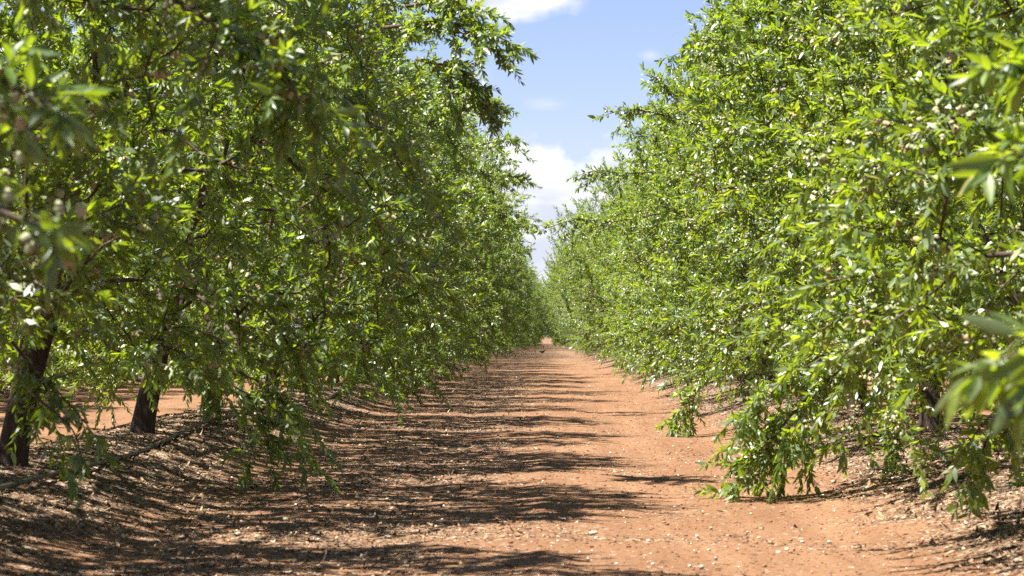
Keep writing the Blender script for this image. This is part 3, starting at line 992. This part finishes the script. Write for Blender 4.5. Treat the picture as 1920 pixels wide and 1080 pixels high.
# right: shoots against the sky
branch(('R', 6), [at(1240, 400, 35.5), at(1150, 415, 35.2), at(1080, 412, 35.0), at(1012, 432, 34.8)], 110, "long shoot reaching across the track", 0.012, ((0.4, 0.35), (0.65, 0.3)), False, 1.3, tip=0.14)
branch(('R', 6), [at(1260, 320, 36.5), at(1180, 325, 36.2), at(1120, 320, 36.0), at(1080, 330, 36.0)], 111, "shoot against the sky", 0.012, ((0.4, 0.4), (0.65, 0.3)), False, 1.3, tip=0.14)
branch(('R', 4), [at(1330, 240, 28.5), at(1240, 215, 28.3), at(1180, 205, 28.2), at(1135, 215, 28.2)], 112, "shoot against the sky", 0.012, ((0.3, 0.4), (0.6, 0.35)), False, 1.4, tip=0.14)
branch(('R', 4), [at(1300, 220, 28.0), at(1250, 170, 28.0), at(1215, 140, 28.0)], 113, "upright shoot against the sky", 0.01, ((0.5, 0.3),), False, 1.4, tip=0.14)
branch(('R', 3), [at(1480, 120, 24.0), at(1380, 60, 24.0), at(1320, 80, 24.0), at(1260, 105, 24.0)], 114, "shoot against the sky", 0.012, ((0.4, 0.4), (0.65, 0.3)), False, 1.4, tip=0.14)
branch(('R', 3), [at(1520, 60, 22.0), at(1440, 20, 22.0), at(1375, 25, 22.0)], 115, "shoot against the sky", 0.012, ((0.4, 0.4), (0.65, 0.3)), False, 1.4, tip=0.14)
# left: shoots against the sky
branch(('L', 3), [at(720, 50, 19.5), at(820, 40, 19.0), at(890, 55, 18.7), at(942, 72, 18.5)], 120, "leafy bough reaching over the track", 0.016, ((0.25, 0.45), (0.5, 0.4), (0.7, 0.32)), False, 1.7, 0.6, tip=0.14)
branch(('L', 3), [at(760, 10, 19.0), at(830, 5, 19.0), at(890, 25, 18.8)], 121, "leafy bough reaching over the track", 0.014, ((0.3, 0.4), (0.6, 0.35)), False, 1.7, 0.6, tip=0.14)
branch(('L', 3), [at(780, 110, 19.5), at(860, 130, 19.2), at(895, 170, 19.0), at(920, 215, 19.0)], 122, "drooping bough over the track", 0.014, ((0.3, 0.4), (0.6, 0.3)), False, 1.7, 0.6, tip=0.14)
branch(('L', 6), [at(820, 260, 36.0), at(900, 270, 35.5), at(950, 262, 35.2), at(985, 292, 35.0)], 123, "shoot against the cloud", 0.014, ((0.3, 0.4), (0.6, 0.35)), False, 1.5, tip=0.14)
branch(('L', 6), [at(850, 310, 36.0), at(920, 325, 35.6), at(985, 335, 35.2)], 124, "shoot against the cloud", 0.014, ((0.3, 0.4), (0.6, 0.35)), False, 1.5, tip=0.14)
branch(('L', 6), [at(840, 190, 34.0), at(900, 185, 34.0), at(955, 200, 34.0)], 125, "shoot against the cloud", 0.012, ((0.3, 0.4), (0.6, 0.35)), False, 1.5, tip=0.14)
branch(('L', 8), [at(900, 400, 46.0), at(960, 410, 46.0), at(996, 420, 46.0)], 126, "shoot against the cloud", 0.014, ((0.3, 0.4), (0.6, 0.35)), False, 1.5, tip=0.14)
# left: low hanging sprays
branch(('L', 2), [at(330, 690, 17.3), at(430, 720, 17.4), at(490, 770, 17.5), at(505, 855, 17.6)], 130, "leafy branch hanging low over the berm", 0.012, ((0.5, 0.35), (0.75, 0.3)), False, 1.1, 0.6, 1.0, 0.5)
branch(('L', 2), [at(430, 690, 17.8), at(510, 730, 17.9), at(550, 780, 18.0)], 131, "leafy branch hanging low over the berm", 0.01, ((0.5, 0.3),), False, 1.0, 0.6, 1.0, 0.5)
branch(('L', 1), [at(20, 640, 12.5), at(80, 720, 12.6), at(100, 790, 12.7)], 132, "leafy branch hanging beside the leaning trunk", 0.01, ((0.5, 0.25),), False, 1.0, 0.6, 1.0, 0.5)
branch(('L', 4), [at(330, 610, 24.2), at(365, 660, 24.2), at(388, 710, 24.2), at(396, 752, 24.2)], 138, "leafy branch hanging in front of its trunk", 0.011, ((0.5, 0.3), (0.75, 0.25)), False, 1.4, 0.5, 1.0, 0.4, tip=0.15)
branch(('L', 1), [at(60, 740, 11.6), at(130, 800, 11.6), at(150, 850, 11.6)], 133, "sparse twig hanging over the hose", 0.006, (), False, 0.7, 0.2, tip=0.06)
branch(('L', 7), [at(700, 600, 38.0), at(760, 670, 38.2), at(800, 715, 38.4)], 134, "leafy branch hanging at the track edge", 0.012, ((0.4, 0.5), (0.7, 0.4)), False, 1.5, 0.5, 1.0, 0.4)
# left: blurred sprays near the lens
def near_nuts(*px):
    return [[*at(x_, y_, d_), 0.2, 0.1, -1.0, s_, c_] for x_, y_, d_, s_, c_ in px]


branch(('L', 0), [at(-260, 90, 6.2), at(-60, 130, 6.0), at(20, 165, 6.0), at(90, 195, 5.9)], 140, "blurred branch close to the lens", 0.012, ((0.5, 0.12),), True, 0.8, 1.2, 1.1, tip=0.12, nuts_extra=near_nuts((30, 215, 5.9, 0.046, 0.9), (75, 188, 5.95, 0.044, 0.6), (112, 208, 5.95, 0.038, 0.5), (132, 236, 5.9, 0.044, 0.45)))
branch(('L', 0), [at(-250, 330, 6.0), at(-60, 370, 5.8), at(10, 400, 5.7), at(90, 425, 5.6)], 141, "blurred branch close to the lens with ripening nuts", 0.011, ((0.6, 0.1),), True, 0.8, 1.2, 1.1, tip=0.12, nuts_extra=near_nuts((10, 350, 5.7, 0.043, 0.6), (105, 374, 5.7, 0.044, 0.55), (145, 378, 5.65, 0.046, 0.8), (122, 470, 5.6, 0.048, 0.97), (30, 282, 5.7, 0.034, 0.6)))
branch(('L', 1), [at(200, -60, 9.6), at(330, 0, 9.4), at(420, 60, 9.2), at(520, 120, 9.0), at(560, 190, 9.0)], 142, "sunlit blurred branch drooping from above", 0.012, ((0.5, 0.25), (0.75, 0.2)), True, 1.1, 0.6, 1.05)


# ------------------------------------------------------------------ ground clutter
def build_litter():
    g = np.random.default_rng(40)
    # flakes: bent dry leaves and split hulls, thinning with distance
    n = 330000
    y = 9.5 * (70 / 9.5) ** g.random(n)
    x = g.uniform(-5.6, 5.2, n)
    vis = np.abs(x / y) < 0.235
    x, y = x[vis], y[vis]
    c = litter_cover(x, y)
    keep = g.random(len(x)) < np.clip(c * 1.25 - 0.12, 0.004, 1)
    x, y = x[keep], y[keep]
    n = len(x)
    z = ground_z(x, y)
    P = np.stack([x, y, z + 0.004], -1)
    a = g.random(n) * 6.283
    D = np.stack([np.cos(a), np.sin(a), g.normal(0, 0.28, n)], -1)
    Nn = UP + g.normal(0, 0.35, (n, 3))
    big = g.random(n) < 0.10
    Ln = np.where(big, g.uniform(0.04, 0.075, n), g.uniform(0.009, 0.028, n))
    W = np.where(big, Ln * g.uniform(0.2, 0.32, n), Ln * g.uniform(0.45, 0.9, n))
    V, T, Q, A = leaf_arrays(P, D, Nn, Ln, W, g.normal(-0.05, 0.3, n), np.clip(g.beta(1.7, 1.6, n) * 1.05, 0, 1))
    me = make_mesh("leaf_litter", V, T, Q, [M_LITTER], attr=A)
    tag(link("leaf_litter", me), "dry brown leaves and broken hulls littering the berms under the trees", "leaf litter", kind='stuff')
    # crumbs of soil, grit and small stones
    n = 26000
    y = 9.5 * (55 / 9.5) ** g.random(n)
    x = g.uniform(-2.6, 2.6, n)
    keep = np.abs(x / y) < 0.235
    x, y = x[keep], y[keep]; n = len(x)
    z = ground_z(x, y)
    ico = np.array([[0, 0, 1], [.89, 0, .45], [.28, .85, .45], [-.72, .53, .45], [-.72, -.53, .45], [.28, -.85, .45],
                    [.72, .53, -.45], [-.28, .85, -.45], [-.89, 0, -.45], [-.28, -.85, -.45], [.72, -.53, -.45], [0, 0, -1]])
    fc = np.array([[0, 1, 2], [0, 2, 3], [0, 3, 4], [0, 4, 5], [0, 5, 1], [1, 6, 2], [2, 7, 3], [3, 8, 4], [4, 9, 5], [5, 10, 1],
                   [2, 6, 7], [3, 7, 8], [4, 8, 9], [5, 9, 10], [1, 10, 6], [6, 11, 7], [7, 11, 8], [8, 11, 9], [9, 11, 10], [10, 11, 6]])
    s = np.clip(g.lognormal(math.log(0.0042), 0.5, n), 0.002, 0.016)
    V = ico[None] * s[:, None, None] * g.uniform(0.6, 1.35, (n, 12, 1)) * [1, 1, 0.7] + np.stack([x, y, z + s * 0.3], -1)[:, None]
    T = ((np.arange(n) * 12)[:, None, None] + fc[None]).reshape(-1, 3)
    colr = np.where(g.random(n) < 0.12, g.uniform(0.75, 1, n), g.uniform(0.0, 0.65, n))
    me = make_mesh("soil_crumbs", V.reshape(-1, 3), T, mats=[M_PEBBLE], attr=np.repeat(colr, 12))
    tag(link("soil_crumbs", me), "grit and small soil crumbs scattered over the orange track", "grit", kind='stuff')


build_litter()

FALLEN = [
    (1110, 1003, 0.052, 0.75, "large pale fallen almond at the tip of a shadow"),
    (1102, 1052, 0.040, 0.7, "round fallen almond at the bottom of the track below the largest one"),
    (1314, 1066, 0.042, 0.85, "fallen almond lowest on the sunlit side of the track"),
    (1474, 1032, 0.036, 0.8, "fallen almond alone on bare soil at the lower right"),
    (1332, 992, 0.032, 0.7, "small fallen almond on sunlit soil above the bottom ones"),
    (1025, 828, 0.034, 0.5, "fallen almond farthest up the middle of the track"),
    (1103, 833, 0.033, 0.6, "fallen almond right of the middle ridge beside a thin shadow"),
    (1144, 850, 0.033, 0.9, "pale fallen almond past the tip of a thin shadow"),
    (1262, 838, 0.034, 0.95, "whitish fallen almond near the hanging branch"),
    (730, 1010, 0.040, 0.1, "green fallen almond in the shade on the left of the track"),
    (446, 1005, 0.045, 0.1, "greenish fallen almond at the left foot of the berm"),
    (535, 977, 0.045, 0.15, "greenish fallen almond in shade where track meets the berm"),
    (1562, 905, 0.045, 0.95, "pale fallen almond at the foot of the right berm"),
    (905, 962, 0.034, 0.8, "pale fallen almond in a sun fleck on the left wheel track"),
]
gf = np.random.default_rng(77)
FN = {}


def fallen(px, py, size, c, label, group=None):
    d = FPX * CAM_H / (py - 625)
    x = (px - 1018) / FPX * d
    for _ in range(6):                                  # settle on the uneven ground along this direction
        z = float(ground_z(np.array([x]), np.array([d]))[0])
        d = FPX * (CAM_H - z) / (py - 625); x = (px - 1018) / FPX * d
    k = round(c, 1)
    if k not in FN:
        FN[k] = make_mesh("fallen_almond", NV + [0, 0, 0.5], NT, NQ, [M_DRYNUT], attr=np.full(len(NV), k))
    o = link("fallen_almond", FN[k])
    o.location = (x, d, z + size * 0.24)
    o.scale = (size, size, size)
    o.rotation_euler = (R_(90 + gf.normal(0, 8)), gf.random() * 6.28, gf.random() * 6.28)
    tag(o, label, "almond", group or "fallen almonds lying on the dirt track")


for f in FALLEN:
    fallen(*f)
for _ in range(30):
    py = gf.uniform(740, 1070)
    px = 1018 + (gf.uniform(-2.0, 1.8)) / (FPX * CAM_H / (py - 625)) * FPX
    if 0 < px < 1920:
        fallen(px, py, gf.uniform(0.026, 0.036), gf.choice([0.3, 0.7, 0.9, 1.0]), "small dry fallen almond lying on the track", "small dry almonds scattered on the track")


# ------------------------------------------------------------------ irrigation hoses, stake, stick
def hose(name, x0, y0, y1, r, label, seed, lift):
    g = np.random.default_rng(seed)
    y = np.arange(y0, y1, 0.35)
    x = x0 + 0.10 * np.sin(y * 0.35 + seed) + 0.08 * fbm2(y, y * 0, 0.5, 2, seed)
    z = ground_z(x, y)
    k = np.ones(7) / 7
    z = np.convolve(np.pad(z, 3, mode='edge'), k, 'valid')
    z = np.maximum(z, ground_z(x, y) - r * 0.4) + r * 0.8 + lift * (0.5 + 0.5 * np.sin(y * 0.8 + seed))
    gg = Geo(); gg.tube(np.stack([x, y, z], -1), np.full(len(y), r), 10, a=0.4)
    root = link(name, gg.mesh(name, [M_HOSE]))
    tag(root, label, "hose")
    # drip emitters pressed into the pipe
    em = Geo(); em.tube([[0, -0.03, 0], [0, 0.03, 0]], np.full(2, r * 1.3), 8, a=0.9)
    me = em.mesh("dripper", [M_HOSE])
    for i in range(4, min(len(y) - 2, 110), 5):
        link("dripper", me, root, (x[i], y[i], z[i]))
    return root


hose("irrigation_hose", -3.18, 6.0, 75.0, 0.0145, "black irrigation hose lying along the track side of the left berm", 2, 0.03)
hose("irrigation_hose", -4.35, 14.0, 60.0, 0.014, "black irrigation hose behind the trunks on the left berm's far side", 5, 0.02)

sg = Geo()
p = at(40, 800, 23.0); gz = float(ground_z(np.array([p[0]]), np.array([p[1]]))[0])
sg.tube([[p[0], p[1], gz - 0.1], [p[0] + 0.01, p[1], gz + 0.2], [p[0] + 0.005, p[1], gz + 0.42]], [0.006, 0.006, 0.006], 6)
sg.tube([[p[0] + 0.005, p[1], gz + 0.40], [p[0] - 0.06, p[1], gz + 0.36], [p[0] - 0.10, p[1], gz + 0.22]], [0.004] * 3, 5)
tag(link("irrigation_stake", sg.mesh("irrigation_stake", [M_WIRE])), "thin wire irrigation stake standing behind the leaning trunk", "stake")

kg = Geo()
ps = []
for (px, py) in ((1738, 838), (1760, 842), (1780, 848), (1797, 856)):
    d = 20.0
    for _ in range(8):
        x = (px - 1018) / FPX * d; z = float(ground_z(np.array([x]), np.array([d]))[0]); d = FPX * (CAM_H - z) / (py - 625)
    ps.append([x, d, z + 0.016])
kg.tube(ps, [0.016, 0.015, 0.013, 0.009], 8, a=0.5)
kg.tube([ps[1], np.array(ps[1]) + [0.08, 0.1, 0.06], np.array(ps[1]) + [0.14, 0.22, 0.05]], [0.008, 0.006, 0.003], 6, a=0.5)
tag(link("fallen_stick", kg.mesh("fallen_stick", [M_LIMB])), "grey broken stick lying on the litter of the right berm", "stick")


# ------------------------------------------------------------------ the bird far down the track
def build_bird():
    d = FPX * CAM_H / (665 - 625)
    x = (1017 - 1018) / FPX * d
    z = float(ground_z(np.array([x]), np.array([d]))[0])
    root = link("bird", None, None, (x, d, z))
    tag(root, "small dark bird standing on the track far in the distance", "bird")
    b = Geo()
    # body, breast to tail, head to the right, one continuous surface
    spine = np.array([[-0.19, 0, 0.19], [-0.13, 0, 0.165], [-0.07, 0, 0.14], [-0.01, 0, 0.13], [0.05, 0, 0.145], [0.085, 0, 0.185], [0.10, 0, 0.225], [0.125, 0, 0.24], [0.15, 0, 0.238], [0.185, 0, 0.228]])
    rad = np.array([0.006, 0.016, 0.042, 0.060, 0.052, 0.034, 0.028, 0.029, 0.016, 0.003])
    b.tube(spine, rad, 12, a=0.1)
    link("body", b.mesh("body", [M_BIRD]), root)
    for s in (-1, 1):
        w = Geo()
        w.tube([[0.05, s * 0.05, 0.165], [0.0, s * 0.06, 0.15], [-0.08, s * 0.045, 0.155], [-0.15, s * 0.02, 0.17]], [0.012, 0.028, 0.018, 0.004], 8, a=0.4)
        link("wing", w.mesh("wing", [M_BIRD]), root)
        l = Geo()
        l.tube([[0.0, s * 0.025, 0.09], [0.012, s * 0.025, 0.045], [0.0, s * 0.025, 0.0]], [0.008, 0.004, 0.004], 6, a=0.1)
        l.tube([[-0.02, s * 0.025, 0.003], [0.035, s * 0.028, 0.003]], [0.003, 0.002], 5, a=0.1)
        link("leg", l.mesh("leg", [M_BIRD]), root)


build_bird()
